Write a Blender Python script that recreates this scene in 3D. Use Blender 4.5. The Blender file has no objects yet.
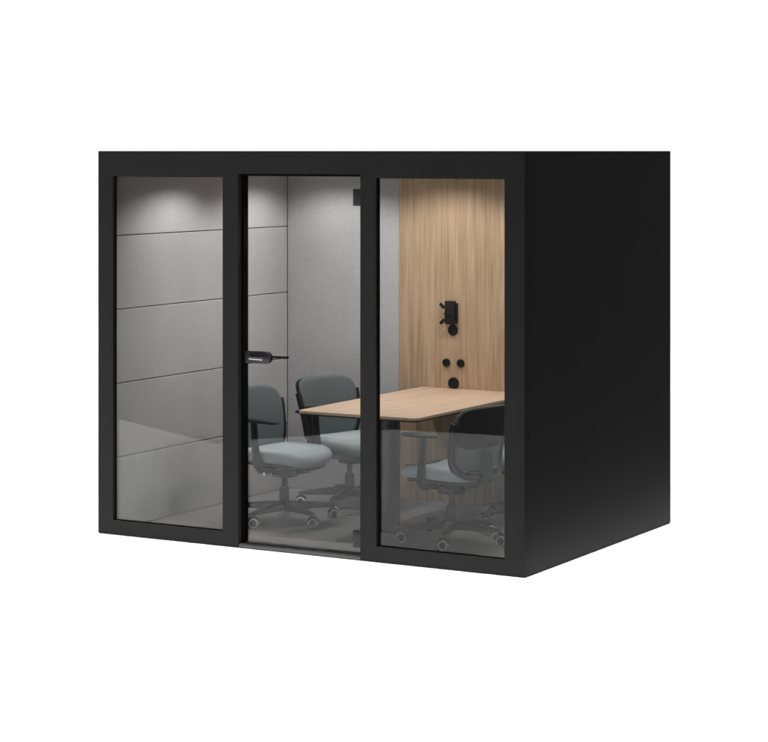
import bpy, bmesh, math, random
from mathutils import Vector, Matrix
random.seed(4)
S = bpy.context.scene
COL = S.collection
H, W, D = 2.25, 2.795, 2.00          # outer size of the booth: height, width (x), depth (y)

# ------------------------------------------------------------------ camera
cam = bpy.data.cameras.new('camera'); co = bpy.data.objects.new('camera', cam); COL.objects.link(co)
co.location = (7.983, -10.588, H)
co.rotation_euler = (math.pi/2, 0, math.atan2(.4957, .8685))
cam.sensor_width = 36; cam.lens = 2233/768*36; cam.shift_y = -220/768
cam.clip_start = .1; cam.clip_end = 500
S.camera = co
S.render.resolution_x, S.render.resolution_y = 1024, 989

# ------------------------------------------------------------------ studio light
w = bpy.data.worlds.new('World'); S.world = w; w.use_nodes = True
nt = w.node_tree; nt.nodes.clear()
out = nt.nodes.new('ShaderNodeOutputWorld'); bg = nt.nodes.new('ShaderNodeBackground')
tc = nt.nodes.new('ShaderNodeTexCoord')
dp = nt.nodes.new('ShaderNodeVectorMath'); dp.operation = 'DOT_PRODUCT'; dp.inputs[1].default_value = (-.4957, .8685, 0)
rm = nt.nodes.new('ShaderNodeMapRange'); rm.interpolation_type = 'SMOOTHSTEP'
rm.inputs['From Min'].default_value = .64; rm.inputs['From Max'].default_value = .88
rm.inputs['To Min'].default_value = .13; rm.inputs['To Max'].default_value = 1.35
nt.links.new(tc.outputs['Generated'], dp.inputs[0]); nt.links.new(dp.outputs['Value'], rm.inputs['Value'])
nt.links.new(rm.outputs['Result'], bg.inputs['Strength']); bg.inputs['Color'].default_value = (1, 1, 1, 1)
nt.links.new(bg.outputs[0], out.inputs['Surface'])

L = bpy.data.lights.new('studio_top_light', 'AREA'); L.shape = 'RECTANGLE'; L.size = 26; L.size_y = 22
L.energy = 26*22*5.6; L.spread = math.radians(1.5)
lo = bpy.data.objects.new('studio_top_light', L); COL.objects.link(lo); lo.location = (1, 4, 9)

S.view_settings.view_transform = 'Standard'; S.view_settings.look = 'None'
S.view_settings.exposure = 0; S.view_settings.gamma = 1

# ------------------------------------------------------------------ materials
def mat(name, color, rough=.5, spec=.5, metal=0, grain=0, gscale=200, bump=0, bscale=300, vary=None):
    m = bpy.data.materials.new(name); m.use_nodes = True
    n = m.node_tree.nodes; l = m.node_tree.links; b = n['Principled BSDF']
    b.inputs['Base Color'].default_value = (*color, 1); b.inputs['Roughness'].default_value = rough
    b.inputs['Specular IOR Level'].default_value = spec; b.inputs['Metallic'].default_value = metal
    t = n.new('ShaderNodeTexCoord')
    if grain:
        no = n.new('ShaderNodeTexNoise'); no.inputs['Scale'].default_value = gscale; no.inputs['Detail'].default_value = 5
        l.new(t.outputs['Object'], no.inputs['Vector'])
        mx = n.new('ShaderNodeMix'); mx.data_type = 'RGBA'
        mx.inputs['A'].default_value = (*[c*(1-grain) for c in color], 1); mx.inputs['B'].default_value = (*[min(1, c*(1+grain)) for c in color], 1)
        l.new(no.outputs['Fac'], mx.inputs['Factor']); l.new(mx.outputs['Result'], b.inputs['Base Color'])
    if bump:
        n2 = n.new('ShaderNodeTexNoise'); n2.inputs['Scale'].default_value = bscale; n2.inputs['Detail'].default_value = 3
        l.new(t.outputs['Object'], n2.inputs['Vector'])
        bp = n.new('ShaderNodeBump'); bp.inputs['Strength'].default_value = bump; bp.inputs['Distance'].default_value = .002
        l.new(n2.outputs['Fac'], bp.inputs['Height']); l.new(bp.outputs['Normal'], b.inputs['Normal'])
    return m

def wood(name, c1, c2, axis, rough=.45, plank=0.0):
    m = bpy.data.materials.new(name); m.use_nodes = True
    n = m.node_tree.nodes; l = m.node_tree.links; b = n['Principled BSDF']
    t = n.new('ShaderNodeTexCoord')
    def noise(sx, sl, detail, dist=0.0):
        mp = n.new('ShaderNodeMapping'); s = [sx]*3; s[axis] = sl; mp.inputs['Scale'].default_value = s
        no = n.new('ShaderNodeTexNoise'); no.inputs['Scale'].default_value = 1; no.inputs['Detail'].default_value = detail
        no.inputs['Distortion'].default_value = dist; no.inputs['Roughness'].default_value = .6
        l.new(t.outputs['Object'], mp.inputs['Vector']); l.new(mp.outputs['Vector'], no.inputs['Vector']); return no
    big = noise(11, .8, 2, .5); mid = noise(42, 1.6, 5, .8); fine = noise(150, 2.5, 4)
    def math_(op, a, b_):
        q = n.new('ShaderNodeMath'); q.operation = op
        for i, v in enumerate((a, b_)):
            if isinstance(v, (int, float)): q.inputs[i].default_value = v
            else: l.new(v, q.inputs[i])
        return q.outputs[0]
    v = math_('ADD', math_('MULTIPLY', big.outputs['Fac'], .4), math_('ADD', math_('MULTIPLY', mid.outputs['Fac'], .6), math_('MULTIPLY', fine.outputs['Fac'], .5)))
    rp = n.new('ShaderNodeMapRange'); rp.inputs['From Min'].default_value = .5; rp.inputs['From Max'].default_value = 1.0
    l.new(v, rp.inputs['Value'])
    mx = n.new('ShaderNodeMix'); mx.data_type = 'RGBA'
    mx.inputs['A'].default_value = (*c1, 1); mx.inputs['B'].default_value = (*c2, 1)
    l.new(rp.outputs['Result'], mx.inputs['Factor']); l.new(mx.outputs['Result'], b.inputs['Base Color'])
    b.inputs['Roughness'].default_value = rough; b.inputs['Specular IOR Level'].default_value = .3
    bp = n.new('ShaderNodeBump'); bp.inputs['Strength'].default_value = .12; bp.inputs['Distance'].default_value = .001
    l.new(fine.outputs['Fac'], bp.inputs['Height']); l.new(bp.outputs['Normal'], b.inputs['Normal'])
    return m

def felt(name, c):
    m = mat(name, c, .95, .1, bump=.35, bscale=500)
    n = m.node_tree.nodes; l = m.node_tree.links; b = n['Principled BSDF']
    t = n.new('ShaderNodeTexCoord')
    cols = []
    for sc, amp in ((3, .06), (60, .06), (350, .16)):
        no = n.new('ShaderNodeTexNoise'); no.inputs['Scale'].default_value = sc; no.inputs['Detail'].default_value = 3
        l.new(t.outputs['Object'], no.inputs['Vector'])
        q = n.new('ShaderNodeMapRange'); q.inputs['To Min'].default_value = 1-amp; q.inputs['To Max'].default_value = 1+amp
        q.inputs['From Min'].default_value = .25; q.inputs['From Max'].default_value = .75
        l.new(no.outputs['Fac'], q.inputs['Value']); cols.append(q.outputs['Result'])
    a = n.new('ShaderNodeMath'); a.operation = 'MULTIPLY'; l.new(cols[0], a.inputs[0]); l.new(cols[1], a.inputs[1])
    a2 = n.new('ShaderNodeMath'); a2.operation = 'MULTIPLY'; l.new(a.outputs[0], a2.inputs[0]); l.new(cols[2], a2.inputs[1])
    vm = n.new('ShaderNodeVectorMath'); vm.operation = 'SCALE'; vm.inputs[0].default_value = c; l.new(a2.outputs[0], vm.inputs['Scale'])
    l.new(vm.outputs[0], b.inputs['Base Color'])
    return m

def glass(name, tint, ior):
    m = bpy.data.materials.new(name); m.use_nodes = True
    n = m.node_tree.nodes; l = m.node_tree.links; n.clear()
    o = n.new('ShaderNodeOutputMaterial'); mx = n.new('ShaderNodeMixShader')
    fr = n.new('ShaderNodeFresnel'); fr.inputs['IOR'].default_value = ior
    tr = n.new('ShaderNodeBsdfTransparent'); tr.inputs['Color'].default_value = (*tint, 1)
    gl = n.new('ShaderNodeBsdfGlossy'); gl.inputs['Roughness'].default_value = 0.0
    l.new(fr.outputs[0], mx.inputs[0]); l.new(tr.outputs[0], mx.inputs[1]); l.new(gl.outputs[0], mx.inputs[2])
    l.new(mx.outputs[0], o.inputs['Surface']); return m

def emit(name, c, s):
    m = bpy.data.materials.new(name); m.use_nodes = True; n = m.node_tree.nodes; n.clear()
    o = n.new('ShaderNodeOutputMaterial'); e = n.new('ShaderNodeEmission'); e.inputs[0].default_value = (*c, 1); e.inputs[1].default_value = s
    m.node_tree.links.new(e.outputs[0], o.inputs['Surface']); return m

MAT = dict(
    ground=mat('white_floor', (.84, .84, .84), .9, .0),
    coat=mat('black_powder_coat', (.041, .041, .041), .55, .03, bump=.03, bscale=300, grain=.06, gscale=4),
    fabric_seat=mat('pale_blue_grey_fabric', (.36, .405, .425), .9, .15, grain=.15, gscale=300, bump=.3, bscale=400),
    seal=mat('black_rubber', (.004, .004, .004), .8, .1),
    felt_l=felt('warm_grey_felt', (.485, .48, .478)),
    felt_b=felt('cool_grey_felt', (.435, .43, .437)),
    seam=mat('seam_shadow_gap', (.05, .05, .05), .9, .1),
    ceil=mat('ceiling_board', (.30, .30, .30), .9, .1),
    carpet=mat('grey_carpet', (.285, .275, .275), .95, .1, grain=.25, gscale=260, bump=.5, bscale=400),
    wood=wood('oak_veneer', (.27, .17, .095), (.58, .43, .285), 2),
    table=wood('pale_oak_top', (.43, .29, .195), (.74, .56, .42), 1, .45),
    edge=mat('dark_table_edge', (.015, .013, .012), .6, .3),
    glass=glass('clear_glass', (.965, .97, .97), 1.36),
    metal=mat('dark_brushed_metal', (.06, .06, .063), .42, .4, metal=.5),
    steel=mat('brushed_steel', (.45, .45, .46), .3, .5, metal=1),
    alu=mat('threshold_aluminium', (.15, .15, .15), .5, .4, metal=.3),
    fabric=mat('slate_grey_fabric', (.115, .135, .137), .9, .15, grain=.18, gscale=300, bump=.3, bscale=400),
    plastic=mat('black_plastic', (.008, .008, .009), .5, .25),
    table_leg=mat('dark_painted_leg', (.02, .02, .021), .4, .4),
    tyre=mat('light_grey_tyre', (.9, .9, .9), .45, .5),
    socket=mat('matt_black_socket', (.008, .008, .008), .6, .2),
    lamp=emit('lamp_lens', (1, .93, .84), 6),
)

# ------------------------------------------------------------------ mesh helpers
def box(bm, x0, y0, z0, x1, y1, z1, bev=0, seg=2, M=None):
    vs = [bm.verts.new(c) for c in ((x0,y0,z0),(x1,y0,z0),(x1,y1,z0),(x0,y1,z0),(x0,y0,z1),(x1,y0,z1),(x1,y1,z1),(x0,y1,z1))]
    for f in ((0,3,2,1),(4,5,6,7),(0,1,5,4),(1,2,6,5),(2,3,7,6),(3,0,4,7)): bm.faces.new([vs[i] for i in f])
    if bev:
        es = {e for v in vs for e in v.link_edges}
        r = bmesh.ops.bevel(bm, geom=list(es), offset=bev, segments=seg, affect='EDGES', profile=.5)
        vs = list({v for v in r['verts']} | {v for v in vs if v.is_valid})
    if M is not None:
        for v in vs: v.co = M @ v.co
    return vs

def tube(bm, pts, rad, seg=16, flat=1.0, up=Vector((0, 0, 1)), cap=True):
    """sweep a (possibly flattened) round section along points; rad may be a list"""
    pts = [Vector(p) for p in pts]; n = len(pts)
    if not isinstance(rad, (list, tuple)): rad = [rad]*n
    rings = []
    for i, p in enumerate(pts):
        d = (pts[min(i+1, n-1)] - pts[max(i-1, 0)]).normalized()
        a = up.cross(d)
        if a.length < 1e-3: a = Vector((1, 0, 0)).cross(d)
        a.normalize(); b = d.cross(a).normalized()
        rings.append([bm.verts.new(p + (a*math.cos(2*math.pi*k/seg) + b*flat*math.sin(2*math.pi*k/seg))*rad[i]) for k in range(seg)])
    for i in range(n-1):
        for k in range(seg):
            bm.faces.new((rings[i][k], rings[i][(k+1) % seg], rings[i+1][(k+1) % seg], rings[i+1][k]))
    if cap:
        bm.faces.new(rings[0][::-1]); bm.faces.new(rings[-1])
    return [v for r in rings for v in r]

def lathe(bm, prof, M=Matrix(), seg=32):
    """prof: list of (r, h) about local z"""
    rings = []
    for r, h in prof:
        if r < 1e-6: rings.append([bm.verts.new(M @ Vector((0, 0, h)))])
        else: rings.append([bm.verts.new(M @ Vector((r*math.cos(2*math.pi*k/seg), r*math.sin(2*math.pi*k/seg), h))) for k in range(seg)])
    for A, B in zip(rings, rings[1:]):
        for k in range(seg):
            a, b, c, d = A[k % len(A)], A[(k+1) % seg % len(A)], B[(k+1) % seg % len(B)], B[k % len(B)]
            vs = []
            for v in (a, b, c, d):
                if v not in vs: vs.append(v)
            if len(vs) > 2: bm.faces.new(vs)

def pad(bm, hx, hy, t, pw=4.0, nr=7, seg=48, fn=None, soft=.35):
    """cushion: superellipse outline hx*hy, thickness t, rounded edge; fn maps (u,v,w)->Vector"""
    rings = []
    def ring(s, wz):
        r = []
        for k in range(seg):
            a = 2*math.pi*k/seg; c, s_ = math.cos(a), math.sin(a)
            r.append(bm.verts.new((hx*s*math.copysign(abs(c)**(2/pw), c), hy*s*math.copysign(abs(s_)**(2/pw), s_), wz)))
        return r
    inner = [.15, .3, .5, .7, .85]
    e = min(t*.5/min(hx, hy), .5)
    prof = [(s*(1-e), t/2*(1-.06*s*s)) for s in inner]
    for i in range(nr+1):
        a = math.pi/2 - math.pi*i/nr
        prof.append(((1-e) + e*math.cos(a), t/2*math.sin(a)*(1 if i not in (0, nr) else .94)))
    prof += [(s*(1-e), -t/2*(1-.06*s*s)) for s in inner[::-1]]
    rings = [ring(s, z) for s, z in prof]
    for A, B in zip(rings, rings[1:]):
        for k in range(seg): bm.faces.new((A[k], B[k], B[(k+1) % seg], A[(k+1) % seg]))
    for r, z, fl in ((rings[0], t/2, False), (rings[-1], -t/2, True)):
        c = bm.verts.new((0, 0, z))
        for k in range(seg):
            f = (c, r[k], r[(k+1) % seg]); bm.faces.new(f[::-1] if fl else f)
    vs = [v for r in rings for v in r]
    if fn:
        for v in bm.verts: v.co = fn(v.co.copy())

def mesh(bm, name, smooth=True, angle=35):
    bmesh.ops.recalc_face_normals(bm, faces=bm.faces)
    me = bpy.data.meshes.new(name); bm.to_mesh(me); bm.free()
    if smooth:
        me.shade_smooth()
        try: me.set_sharp_from_angle(angle=math.radians(angle))
        except Exception: pass
    return me

def obj(name, bm, m, parent=None, loc=(0, 0, 0), rot=(0, 0, 0), smooth=True):
    me = bm if isinstance(bm, bpy.types.Mesh) else mesh(bm, name, smooth)
    o = bpy.data.objects.new(name, me); COL.objects.link(o)
    if not me.materials: me.materials.append(m)
    o.parent = parent; o.location = loc; o.rotation_euler = rot
    return o

def empty(name, loc, rz, label, cat, group=None):
    o = bpy.data.objects.new(name, None); COL.objects.link(o); o.empty_display_size = .2
    o.location = loc; o.rotation_euler = (0, 0, rz); o['label'] = label; o['category'] = cat
    if group: o['group'] = group
    return o
NB = bmesh.new

# ------------------------------------------------------------------ ground
bm = NB()
out_ = [(-11, 15), (-11, -8.8), (-6.0, -6.1), (-1.65, -3.62), (-1.50, -3.95), (-.98, -4.75), (-.90, -5.05), (.1, -5.15), (3.1, -5.4), (3.1, 15)]  # unseen front outline shaped for the glass reflection, right edge cut to limit bounce light
top = [bm.verts.new((x, y, 0)) for x, y in out_]
bm.faces.new(top)
g = obj('ground', bm, MAT['ground'], smooth=False); g['kind'] = 'structure'

# ------------------------------------------------------------------ booth
B = empty('meeting_booth', (0, 0, 0), 0, 'matt black glazed meeting booth with felt and oak interior, standing on white floor', 'office booth')
T = .003     # the booth floats on hidden pads a few millimetres high
ZB = .086; ZT = 2.103; ZD = 2.122
def rnd_box(name, m, *a, bev=.004, parent=B, seg=2): bm = NB(); box(bm, *a, bev=bev, seg=seg); return obj(name, bm, m, parent, smooth=False)

# front frame: one mesh with three openings (vertical faces built as boxes butted end to end -> cut from one outline)
def frame_mesh(outer, holes, y0, y1, bev=.006):
    bm = NB()
    xs = sorted({outer[0], outer[2], *[h[0] for h in holes], *[h[2] for h in holes]})
    zs = sorted({outer[1], outer[3], *[h[1] for h in holes], *[h[3] for h in holes]})
    def solid(i, j):
        if i < 0 or j < 0 or i >= len(xs)-1 or j >= len(zs)-1: return False
        cx, cz = (xs[i]+xs[i+1])/2, (zs[j]+zs[j+1])/2
        return not any(h[0] < cx < h[2] and h[1] < cz < h[3] for h in holes)
    V = {}
    def v(x, y, z):
        k = (round(x, 5), round(y, 5), round(z, 5))
        if k not in V: V[k] = bm.verts.new(k)
        return V[k]
    for i in range(len(xs)-1):
        for j in range(len(zs)-1):
            if not solid(i, j): continue
            a, b, c, d = xs[i], xs[i+1], zs[j], zs[j+1]
            bm.faces.new((v(a,y0,c), v(b,y0,c), v(b,y0,d), v(a,y0,d)))
            bm.faces.new((v(a,y1,c), v(a,y1,d), v(b,y1,d), v(b,y1,c)))
            if not solid(i-1, j): bm.faces.new((v(a,y0,c), v(a,y0,d), v(a,y1,d), v(a,y1,c)))
            if not solid(i+1, j): bm.faces.new((v(b,y0,c), v(b,y1,c), v(b,y1,d), v(b,y0,d)))
            if not solid(i, j-1): bm.faces.new((v(a,y0,c), v(a,y1,c), v(b,y1,c), v(b,y0,c)))
            if not solid(i, j+1): bm.faces.new((v(a,y0,d), v(b,y0,d), v(b,y1,d), v(a,y1,d)))
    bmesh.ops.recalc_face_normals(bm, faces=bm.faces)
    bmesh.ops.dissolve_limit(bm, angle_limit=.01, verts=bm.verts, edges=bm.edges)
    es = [e for e in bm.edges if len(e.link_faces) == 2 and e.calc_face_angle(0) > .5]
    bmesh.ops.bevel(bm, geom=es, offset=bev, segments=3, affect='EDGES', profile=.5)
    return bm
LW = (.108, ZB, .880, ZT); DW = (.987, .036, 1.788, ZD); RW = (1.890, ZB, 2.673, ZT)
# door opening is open at the bottom, closed there by the threshold
bm = frame_mesh((0, T, W, H), [LW, (DW[0], T, DW[2], DW[3]), RW], 0, .036, .004)
obj('front_frame', bm, MAT['coat'], B, smooth=False)
# door jamb lining: deeper black reveal around the door
bm = NB()
box(bm, DW[0]-.05, .0365, T, DW[0], .105, H-.06); box(bm, DW[2], .0365, T, DW[2]+.05, .105, H-.06); box(bm, DW[0]+.0005, .0365, DW[3], DW[2]-.0005, .105, H-.06)
obj('door_jamb', bm, MAT['seal'], B, smooth=False)
# outer walls
rnd_box('side_wall', MAT['coat'], W-.045, .0362, T, W, D, H, bev=.004)
rnd_box('side_wall', MAT['coat'], 0, .0362, T, .045, D, H, bev=.004)
rnd_box('rear_wall', MAT['coat'], .0455, D-.02, T, W-.0455, D, H, bev=.002)
rnd_box('roof', MAT['coat'], .0455, .0365, H-.045, W-.0455, D-.0205, H, bev=.002)
rnd_box('ceiling', MAT['ceil'], .0460, .106, 2.19, W-.0460, D-.021, 2.2045, bev=0)
rnd_box('carpet', MAT['carpet'], .0460, .106, T+.002, W-.0460, D-.021, .016, bev=0)
for a, b in ((.0460, DW[0]-.0505), (DW[2]+.0505, W-.046)): rnd_box('floor_edge', MAT['carpet'], a, .0370, T+.002, b, .1055, .016, bev=0)
# threshold
bm = NB(); box(bm, DW[0]+.001, .012, T+.004, DW[2]-.001, .104, .026, bev=.003)
box(bm, DW[0]+.001, .004, T, DW[2]-.001, .0115, .020, bev=.002)
obj('threshold', bm, MAT['alu'], B)
# left lining: five felt panels
zs = [.017, .441, .877, 1.314, 1.750, 2.189]
rnd_box('wall_backing', MAT['seam'], .0455, .0370, .0165, .0600, D-.0215, 2.1895, bev=0)
for a, b in zip(zs, zs[1:]):
    rnd_box('felt_panel', MAT['felt_l'], .0603, .0375, a+.0022, .082, 1.9612, b-.0022, bev=.004, seg=3)
# right lining (same, hidden side)
rnd_box('wall_backing', MAT['seam'], W-.0600, .0370, .0165, W-.0455, D-.0215, 2.1895, bev=0)
for a, b in zip(zs, zs[1:]):
    rnd_box('felt_panel', MAT['felt_l'], W-.082, .0375, a+.0022, W-.0603, 1.9612, b-.0022, bev=.004, seg=3)
# rear lining
WX0, WX1 = .935, 2.07
rnd_box('rear_felt_panel', MAT['felt_b'], .0826, 1.962, .0175, WX0-.002, D-.0215, 2.1885, bev=.004, seg=3)
rnd_box('rear_felt_panel', MAT['felt_b'], WX1+.002, 1.962, .0175, W-.0606, D-.0215, 2.1885, bev=.004, seg=3)
wp = rnd_box('wood_panel', MAT['wood'], WX0, 1.957, .0175, WX1, D-.0215, 2.1885, bev=.002)
# glass panes with thin black gaskets
def pane(r):
    x0, z0, x1, z1 = r
    bm = NB(); box(bm, x0-.008, .030, z0-.008, x1+.008, .0355, z1+.008)
    return bm
def gasket(r, y0, y1, t):
    x0, z0, x1, z1 = r
    return frame_mesh((x0-.006, z0-.006, x1+.006, z1+.006), [(x0+t, z0+t, x1-t, z1-t)], y0, y1, .0008)
for r in (LW, RW):
    x0, z0, x1, z1 = r
    p = NB(); box(p, x0-.012, .0265, z0-.012, x1+.012, .0325, z1+.012)
    po = obj('window_pane', p, MAT['glass'], B, smooth=False)
    gb = NB()
    t = .0035
    for a in ((x0+.0004, z0+.0004, x0+.010, z1-.0004), (x1-t, z0+.0004, x1-.0004, z1-.0004), (x0+.0102, z0+.0004, x1-t-.0002, z0+t), (x0+.0102, z1-t, x1-t-.0002, z1-.0004)):
        box(gb, a[0], .016, a[1], a[2], .0262, a[3])
    obj('gasket', gb, MAT['seal'], po, smooth=False)

# door leaf: frameless glass, handle and lock case, two hinges
bm = NB(); box(bm, DW[0]+.006, .060, .030, DW[2]-.004, .068, DW[3]-.016)
door = obj('glass_door', bm, MAT['glass'], B, smooth=False)
bm = NB(); box(bm, DW[0]+.0004, .044, .028, DW[0]+.012, .084, DW[3]-.0005); box(bm, DW[0]+.0125, .018, DW[3]-.014, DW[2]-.0005, .084, DW[3]-.0005); obj('door_seal', bm, MAT['seal'], door, smooth=False)
# lock case (plate on the glass edge, long rounded escutcheon) and lever both sides
hz = 1.079
bm = NB()
box(bm, 1.001, .043, hz-.036, 1.045, .0595, hz+.036, bev=.006, seg=3)
def stadium(bm, cx, cz, hw, hh, y0, y1, seg=12, edge=.003):
    pr = []
    for s in (1, -1):
        for k in range(seg+1):
            a = -math.pi/2 + math.pi*k/seg if s == 1 else math.pi/2 + math.pi*k/seg
            pr.append((cx + s*(hw-hh) + hh*math.cos(a), cz + hh*math.sin(a)))
    f = [bm.verts.new((x, y0, z)) for x, z in pr]; b = [bm.verts.new((x, y1, z)) for x, z in pr]
    bm.faces.new(f); bm.faces.new(b[::-1])
    for i in range(len(pr)): j = (i+1) % len(pr); bm.faces.new((f[i], b[i], b[j], f[j]))
    es = [e for v in f for e in v.link_edges if e.other_vert(v) in f]
    bmesh.ops.bevel(bm, geom=list(set(es)), offset=edge, segments=2, affect='EDGES', profile=.5)
stadium(bm, 1.092, hz, .078, .034, .048, .0598)
hd = obj('lock_case', bm, MAT['metal'], door)
bm = NB()
tube(bm, [(1.055, .046, hz), (1.055, .020, hz), (1.058, .012, hz-.001), (1.066, .007, hz-.002), (1.08, .006, hz-.002), (1.15, .006, hz-.004)], [.010, .010, .010, .010, .009, .009], seg=14, up=Vector((0, .2, 1)))
obj('lever_handle', bm, MAT['steel'], hd)
bm = NB(); stadium(bm, 1.092, hz, .078, .034, .0682, .080)
ic = obj('lock_case', bm, MAT['plastic'], door)
bm = NB()
tube(bm, [(1.13, .080, hz), (1.13, .105, hz), (1.135, .116, hz), (1.15, .122, hz), (1.17, .123, hz), (1.232, .123, hz), (1.243, .121, hz+.002), (1.248, .112, hz+.003)], .0075, seg=12)
obj('lever_handle', bm, MAT['plastic'], ic)
for z0, z1 in ((1.946, 2.04), (.060, .152)):
    bm = NB(); box(bm, 1.712, .052, z0, 1.7865, .0597, z1, bev=.002); box(bm, 1.712, .0683, z0, 1.7865, .0765, z1, bev=.002)
    tube(bm, [(1.780, .0455, z0), (1.780, .0455, z1)], .006, seg=12)
    hg = obj('hinge', bm, MAT['metal'], door)
    for dz in (.022, .07):
        bm = NB(); lathe(bm, [(0, 0), (.006, 0), (.006, .0022), (.004, .0028), (0, .0028)], Matrix.Translation((1.735, .052, z0+dz)) @ Matrix.Rotation(math.pi/2, 4, 'X'), seg=12)
        obj('screw', bm, MAT['metal'], hg)

# sockets and the screen bracket on the wood panel
YW = 1.9568
RX = Matrix.Rotation(math.pi/2, 4, 'X')
def socket(x, z, r):
    bm = NB(); lathe(bm, [(0, 0), (r, 0), (r, .010), (r*.96, .0125), (r*.86, .013), (r*.80, .009), (r*.78, .006), (0, .006)], Matrix.Translation((x, YW, z)) @ RX)
    s = obj('power_socket', bm, MAT['socket'], wp)
    return s
socket(1.330, 1.112, .034); socket(1.283, .903, .026); socket(1.385, .903, .026); socket(1.334, .775, .037)
bm = NB()
box(bm, 1.288, YW-.040, 1.150, 1.356, YW-.012, 1.298, bev=.003)
box(bm, 1.300, YW-.0118, 1.165, 1.366, YW, 1.285, bev=.003)
box(bm, 1.284, YW-.046, 1.213, 1.360, YW-.0405, 1.222, bev=.001)
for z, s in ((1.268, 1), (1.166, -1)):
    box(bm, -.019, -.010, -.011, .022, .0, .009, bev=.002, M=Matrix.Translation((1.268, YW-.030, z)) @ Matrix.Rotation(s*.75, 4, 'Y'))
box(bm, 1.3565, YW-.036, 1.152, 1.370, YW-.0125, 1.166, bev=.002)
obj('screen_bracket', bm, MAT['socket'], wp)

# ceiling downlights: recessed spots that light the linings
for y in (.62, 1.50):
    for x in (.52, 1.34, 2.10):  # right column is unseen, shifted inward to light the near right seat
        bm = NB(); lathe(bm, [(.030, .0), (.046, 0), (.046, -.004), (.041, -.006), (.033, -.006), (.030, -.002), (.030, 0)], Matrix.Translation((x, y, 2.1895)), seg=28)
        d = obj('downlight', bm, MAT['plastic'], B)
        bm = NB(); lathe(bm, [(0, -.0002), (.0295, -.0002), (.0295, -.0018), (0, -.0018)], Matrix.Translation((x, y, 2.1895)), seg=24)
        obj('lamp_lens', bm, MAT['lamp'], d)
        sp = bpy.data.lights.new('downlight_spot', 'SPOT'); sp.energy = 28; sp.color = (1, .982, .965)
        sp.spot_size = math.radians(146); sp.spot_blend = .52; sp.shadow_soft_size = .03
        so = bpy.data.objects.new('downlight_spot', sp); COL.objects.link(so); so.location = (x, y, 2.182); so.parent = d

# ------------------------------------------------------------------ table
TB = empty('meeting_table', (1.50, 1.19, .016), 0, 'pale oak topped rectangular table with dark pedestal, set against the oak wall panel', 'table')
def slab(bm, x0, y0, x1, y1, z0, z1, r, seg=8, edge=.002):
    pr = []
    for cx, cy, a0 in ((x1-.004, y1-.004, 0), (x0+.004, y1-.004, 90), (x0+r, y0+r, 180), (x1-r, y0+r, 270)):
        rr = .004 if a0 < 180 else r
        for k in range(seg+1):
            a = math.radians(a0 + 90*k/seg); pr.append((cx + rr*math.cos(a), cy + rr*math.sin(a)))
    b = [bm.verts.new((x, y, z0)) for x, y in pr]; t = [bm.verts.new((x, y, z1)) for x, y in pr]
    bm.faces.new(b[::-1]); bm.faces.new(t)
    for i in range(len(pr)): j = (i+1) % len(pr); bm.faces.new((b[i], b[j], t[j], t[i]))
    if edge:
        es = [e for v in t for e in v.link_edges if e.other_vert(v) in t]
        bmesh.ops.bevel(bm, geom=list(set(es)), offset=edge, segments=2, affect='EDGES', profile=.5)
tx0, tx1, ty0, ty1 = -.40, .40, -.75, .765
bm = NB(); slab(bm, tx0, ty0, tx1, ty1, .709, .724, .05); tt = obj('tabletop', bm, MAT['table'], TB, smooth=False)
bm = NB(); slab(bm, tx0+.012, ty0+.012, tx1-.012, ty1, .699, .7085, .045, edge=0); obj('underlay', bm, MAT['edge'], tt)
bm = NB(); lathe(bm, [(0, .012), (.066, .012), (.066, .685), (.060, .690), (0, .690)], Matrix.Translation((0, -.36, 0)), seg=40); obj('leg', bm, MAT['table_leg'], TB)
bm = NB(); box(bm, -.14, -.43, 0, .14, -.29, .0115, bev=.004); obj('foot_plate', bm, MAT['plastic'], TB)
bm = NB(); box(bm, -.24, -.60, .6905, .24, -.10, .6985, bev=.001); obj('top_plate', bm, MAT['plastic'], TB)

# ------------------------------------------------------------------ chairs (face local +x)
def seat_fn(c):
    x, y, z = c
    k = max(0, x-.12)
    return Vector((x, y, z - 1.6*k*k + .35*y*y*(1 if z > -1 else 1) + .25*max(0, -x-.1)**2))
def back_fn_at(off):
    def fn(c):
        u, v, t = c              # u across, v up, t thickness (front = +)
        vv = v/.19
        x = -.225 - .06*(vv*.5+.5) + 1.05*u*u*(1-.15*vv) + .022*(1-vv*vv) + t + off
        uu = u*(.985 + .12*vv)
        return Vector((x, uu, .602 + v))
    return fn
bm = NB(); pad(bm, .245, .240, .080, 3.6, fn=lambda c: seat_fn(c) + Vector((.01, 0, .398))); ME_seat = mesh(bm, 'seat', angle=60)
bm = NB(); pad(bm, .225, .215, .022, 3.2, fn=lambda c: seat_fn(c) + Vector((.005, 0, .353))); ME_shell = mesh(bm, 'seat_shell', angle=60)
bm = NB(); pad(bm, .220, .197, .040, 4.8, fn=back_fn_at(0)); ME_back = mesh(bm, 'backrest', angle=60)
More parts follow.
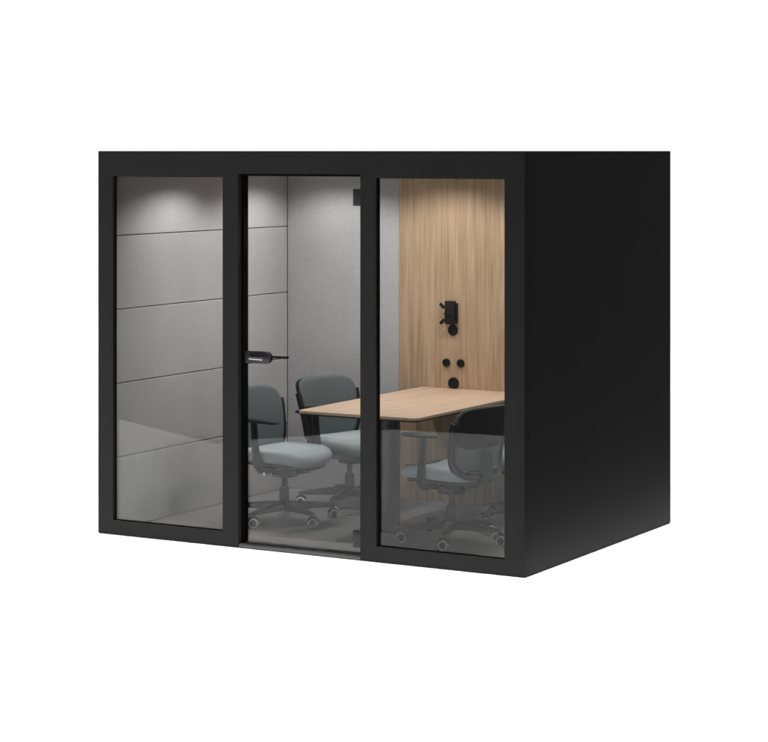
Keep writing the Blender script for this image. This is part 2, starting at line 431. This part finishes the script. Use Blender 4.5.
# black shell behind the upper part of the backrest + U frame around its sides and foot
bm = NB()
def shell_fn(c):
    u, v, t = c
    return back_fn_at(-.028)(Vector((u, v+.073, t)))
pad(bm, .219, .118, .012, 4.6, fn=shell_fn); ME_bshell = mesh(bm, 'back_shell', angle=60)
bm = NB()
pts = []
for k in range(41):
    a = -math.pi*.88 + (math.pi*.88*2-0)*k/40 - math.pi/2
    # superellipse path: starts at the upper left, runs down, across and up again
    c, s = math.cos(a), math.sin(a)
    u = .234*math.copysign(abs(c)**(2/4.8), c); v = .201*math.copysign(abs(s)**(2/4.8), s)
    if v > .12: continue
    pts.append(back_fn_at(-.014)(Vector((u, v, 0))))
tube(bm, pts, [.013+.010*math.sin(math.pi*i/(len(pts)-1)) for i in range(len(pts))], seg=12, up=Vector((1, 0, 0)), flat=1.3)
# spine down to the mechanism
tube(bm, [(-.262, 0, .54), (-.268, 0, .46), (-.255, 0, .39), (-.20, 0, .343), (-.08, 0, .331)], [.018, .022, .026, .028, .028], seg=14, flat=1.6, up=Vector((0, 1, 0)))
for s in (-1, 1):
    tube(bm, [back_fn_at(-.035)(Vector((s*.15, -.175, 0))), (-.262, s*.09, .43), (-.235, s*.03, .375)], [.010, .012, .014], seg=10)
ME_frame = mesh(bm, 'back_frame', angle=60)
# mechanism, gas lift, star base
bm = NB(); box(bm, -.13, -.075, .298, .15, .075, .342, bev=.014, seg=3); box(bm, -.06, -.05, .272, .07, .05, .299, bev=.010, seg=3)
ME_mech = mesh(bm, 'tilt_mechanism')
bm = NB(); lathe(bm, [(0, .10), (.030, .10), (.030, .205), (.026, .210), (.017, .211), (.017, .281), (0, .281)], seg=24); ME_lift = mesh(bm, 'gas_lift')
bm = NB(); tube(bm, [(.03, -.06, .318), (.03, -.20, .318)], .006, seg=10); tube(bm, [(.03, -.19, .318), (.03, -.232, .316)], .011, seg=12); ME_lever = mesh(bm, 'lever')
bm = NB(); lathe(bm, [(0, .070), (.036, .070), (.046, .085), (.046, .118), (.040, .126), (0, .126)], seg=28)
for k in range(5):
    R = Matrix.Rotation(2*math.pi*k/5, 4, 'Z')
    secs = [(.03, .028, .070, .124), (.10, .027, .072, .120), (.18, .025, .074, .112), (.26, .022, .074, .103), (.305, .019, .073, .096), (.320, .010, .076, .091)]
    rings = []
    for x, hw, z0, z1 in secs:
        c = [(x, -hw, z0+.004), (x, -hw*.7, z0), (x, hw*.7, z0), (x, hw, z0+.004), (x, hw, z1-.010), (x, hw*.55, z1), (x, -hw*.55, z1), (x, -hw, z1-.010)]
        rings.append([bm.verts.new(R @ Vector(p)) for p in c])
    for A, Bq in zip(rings, rings[1:]):
        for q in range(8): bm.faces.new((A[q], A[(q+1) % 8], Bq[(q+1) % 8], Bq[q]))
    bm.faces.new(rings[-1]); bm.faces.new(rings[0][::-1])
ME_base = mesh(bm, 'star_base', angle=40)
# caster: axis along local y; hood + stem, two wheels with light tyres
bm = NB()
tube(bm, [(0, 0, .045), (0, 0, .078)], .0075, seg=10)
pts = [(-.034*math.cos(a)+.006, 0, .030+.034*math.sin(a)) for a in [math.radians(20+140*k/10) for k in range(11)]]
tube(bm, pts, [.007]*11, seg=10, flat=1.5, up=Vector((0, 1, 0)))
box(bm, -.012, -.006, .022, .018, .006, .056, bev=.003)
RY = Matrix.Rotation(math.pi/2, 4, 'X')
for s in (-1, 1):
    lathe(bm, [(0, .009), (.0185, .009), (.0195, .012), (.0195, .0222), (.017, .0238), (.006, .0246), (0, .0246)], Matrix.Translation((.006, 0, .030)) @ (RY if s == 1 else RY @ Matrix.Rotation(math.pi, 4, 'X')), seg=24)
ME_caster = mesh(bm, 'caster')
bm = NB()
for s in (-1, 1):
    lathe(bm, [(.0196, .010), (.027, .010), (.0295, .0125), (.0295, .0205), (.027, .0235), (.0225, .0245), (.0198, .0225), (.0196, .010)], Matrix.Translation((.006, 0, .030)) @ (RY if s == 1 else RY @ Matrix.Rotation(math.pi, 4, 'X')), seg=28)
ME_tyre = mesh(bm, 'tyre')
# arm: bracket from under the seat, tapering post, pad
def arm_mesh(s):
    bm = NB()
    tube(bm, [(.015, s*.10, .338), (.015, s*.20, .338), (.012, s*.245, .346), (.005, s*.263, .371), (-.002, s*.268, .43), (-.012, s*.268, .54), (-.02, s*.266, .625)], [.022, .025, .029, .032, .031, .028, .026], seg=14, flat=.55, up=Vector((0, 1, 0)) if False else Vector((1, 0, 0)))
    return mesh(bm, 'armrest', angle=50)
def pad_mesh(s):
    bm = NB(); pad(bm, .135, .040, .022, 3.0, fn=lambda c: Vector((c.x+.02, c.y + s*.262 - s*.4*max(0, c.x-.03)**2*2, c.z+.632 - .35*max(0, c.x)**2)))
    return mesh(bm, 'arm_pad', angle=60)
ME_arm = {s: arm_mesh(s) for s in (-1, 1)}; ME_pad = {s: pad_mesh(s) for s in (-1, 1)}

def chair(x, y, deg, base_deg, wheel_deg, label, group='task chairs around the table'):
    c = empty('task_chair', (x, y, .0162), math.radians(deg), label, 'chair', group)
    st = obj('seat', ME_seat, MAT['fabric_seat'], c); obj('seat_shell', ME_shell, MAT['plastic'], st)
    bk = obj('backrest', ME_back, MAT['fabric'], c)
    obj('back_shell', ME_bshell, MAT['plastic'], bk)
    obj('back_frame', ME_frame, MAT['plastic'], c)
    obj('tilt_mechanism', ME_mech, MAT['plastic'], c); obj('gas_lift', ME_lift, MAT['plastic'], c); obj('lever', ME_lever, MAT['steel'], c)
    for s in (-1, 1):
        a = obj('armrest', ME_arm[s], MAT['plastic'], c); obj('arm_pad', ME_pad[s], MAT['plastic'], a)
    b0 = math.radians(base_deg - deg)
    obj('star_base', ME_base, MAT['plastic'], c, rot=(0, 0, b0))
    for k in range(5):
        a = b0 + 2*math.pi*k/5
        wdeg = wheel_deg[k]
        k_ = obj('caster', ME_caster, MAT['plastic'], c, loc=(.300*math.cos(a), .300*math.sin(a), 0), rot=(0, 0, math.radians(wdeg - deg)))
        obj('tyre', ME_tyre, MAT['tyre'], k_)
    return c
chair(.785, .81, -6, -96, (25, 18, 60, 40, 200), 'teal grey task chair at the table\'s left side, nearest the glass door')
chair(.835, 1.50, -19, -80, (10, 40, 120, 60, 200), 'teal grey task chair standing in the far left corner, behind the table\'s left edge')
chair(1.985, .70, 168, 0, (40, 60, 25, 35, 15), 'teal grey task chair turned away, behind the right-hand window, partly hidden by its frame')
chair(2.10, 1.46, 190, 20, (40, 60, 25, 35, 15), 'dark task chair in the far right corner, mostly hidden behind the nearer right chair')

# ------------------------------------------------------------------ render
S.render.engine = 'CYCLES'
S.cycles.max_bounces = 10; S.cycles.transparent_max_bounces = 16; S.cycles.diffuse_bounces = 6
S.cycles.caustics_reflective = False; S.cycles.caustics_refractive = False
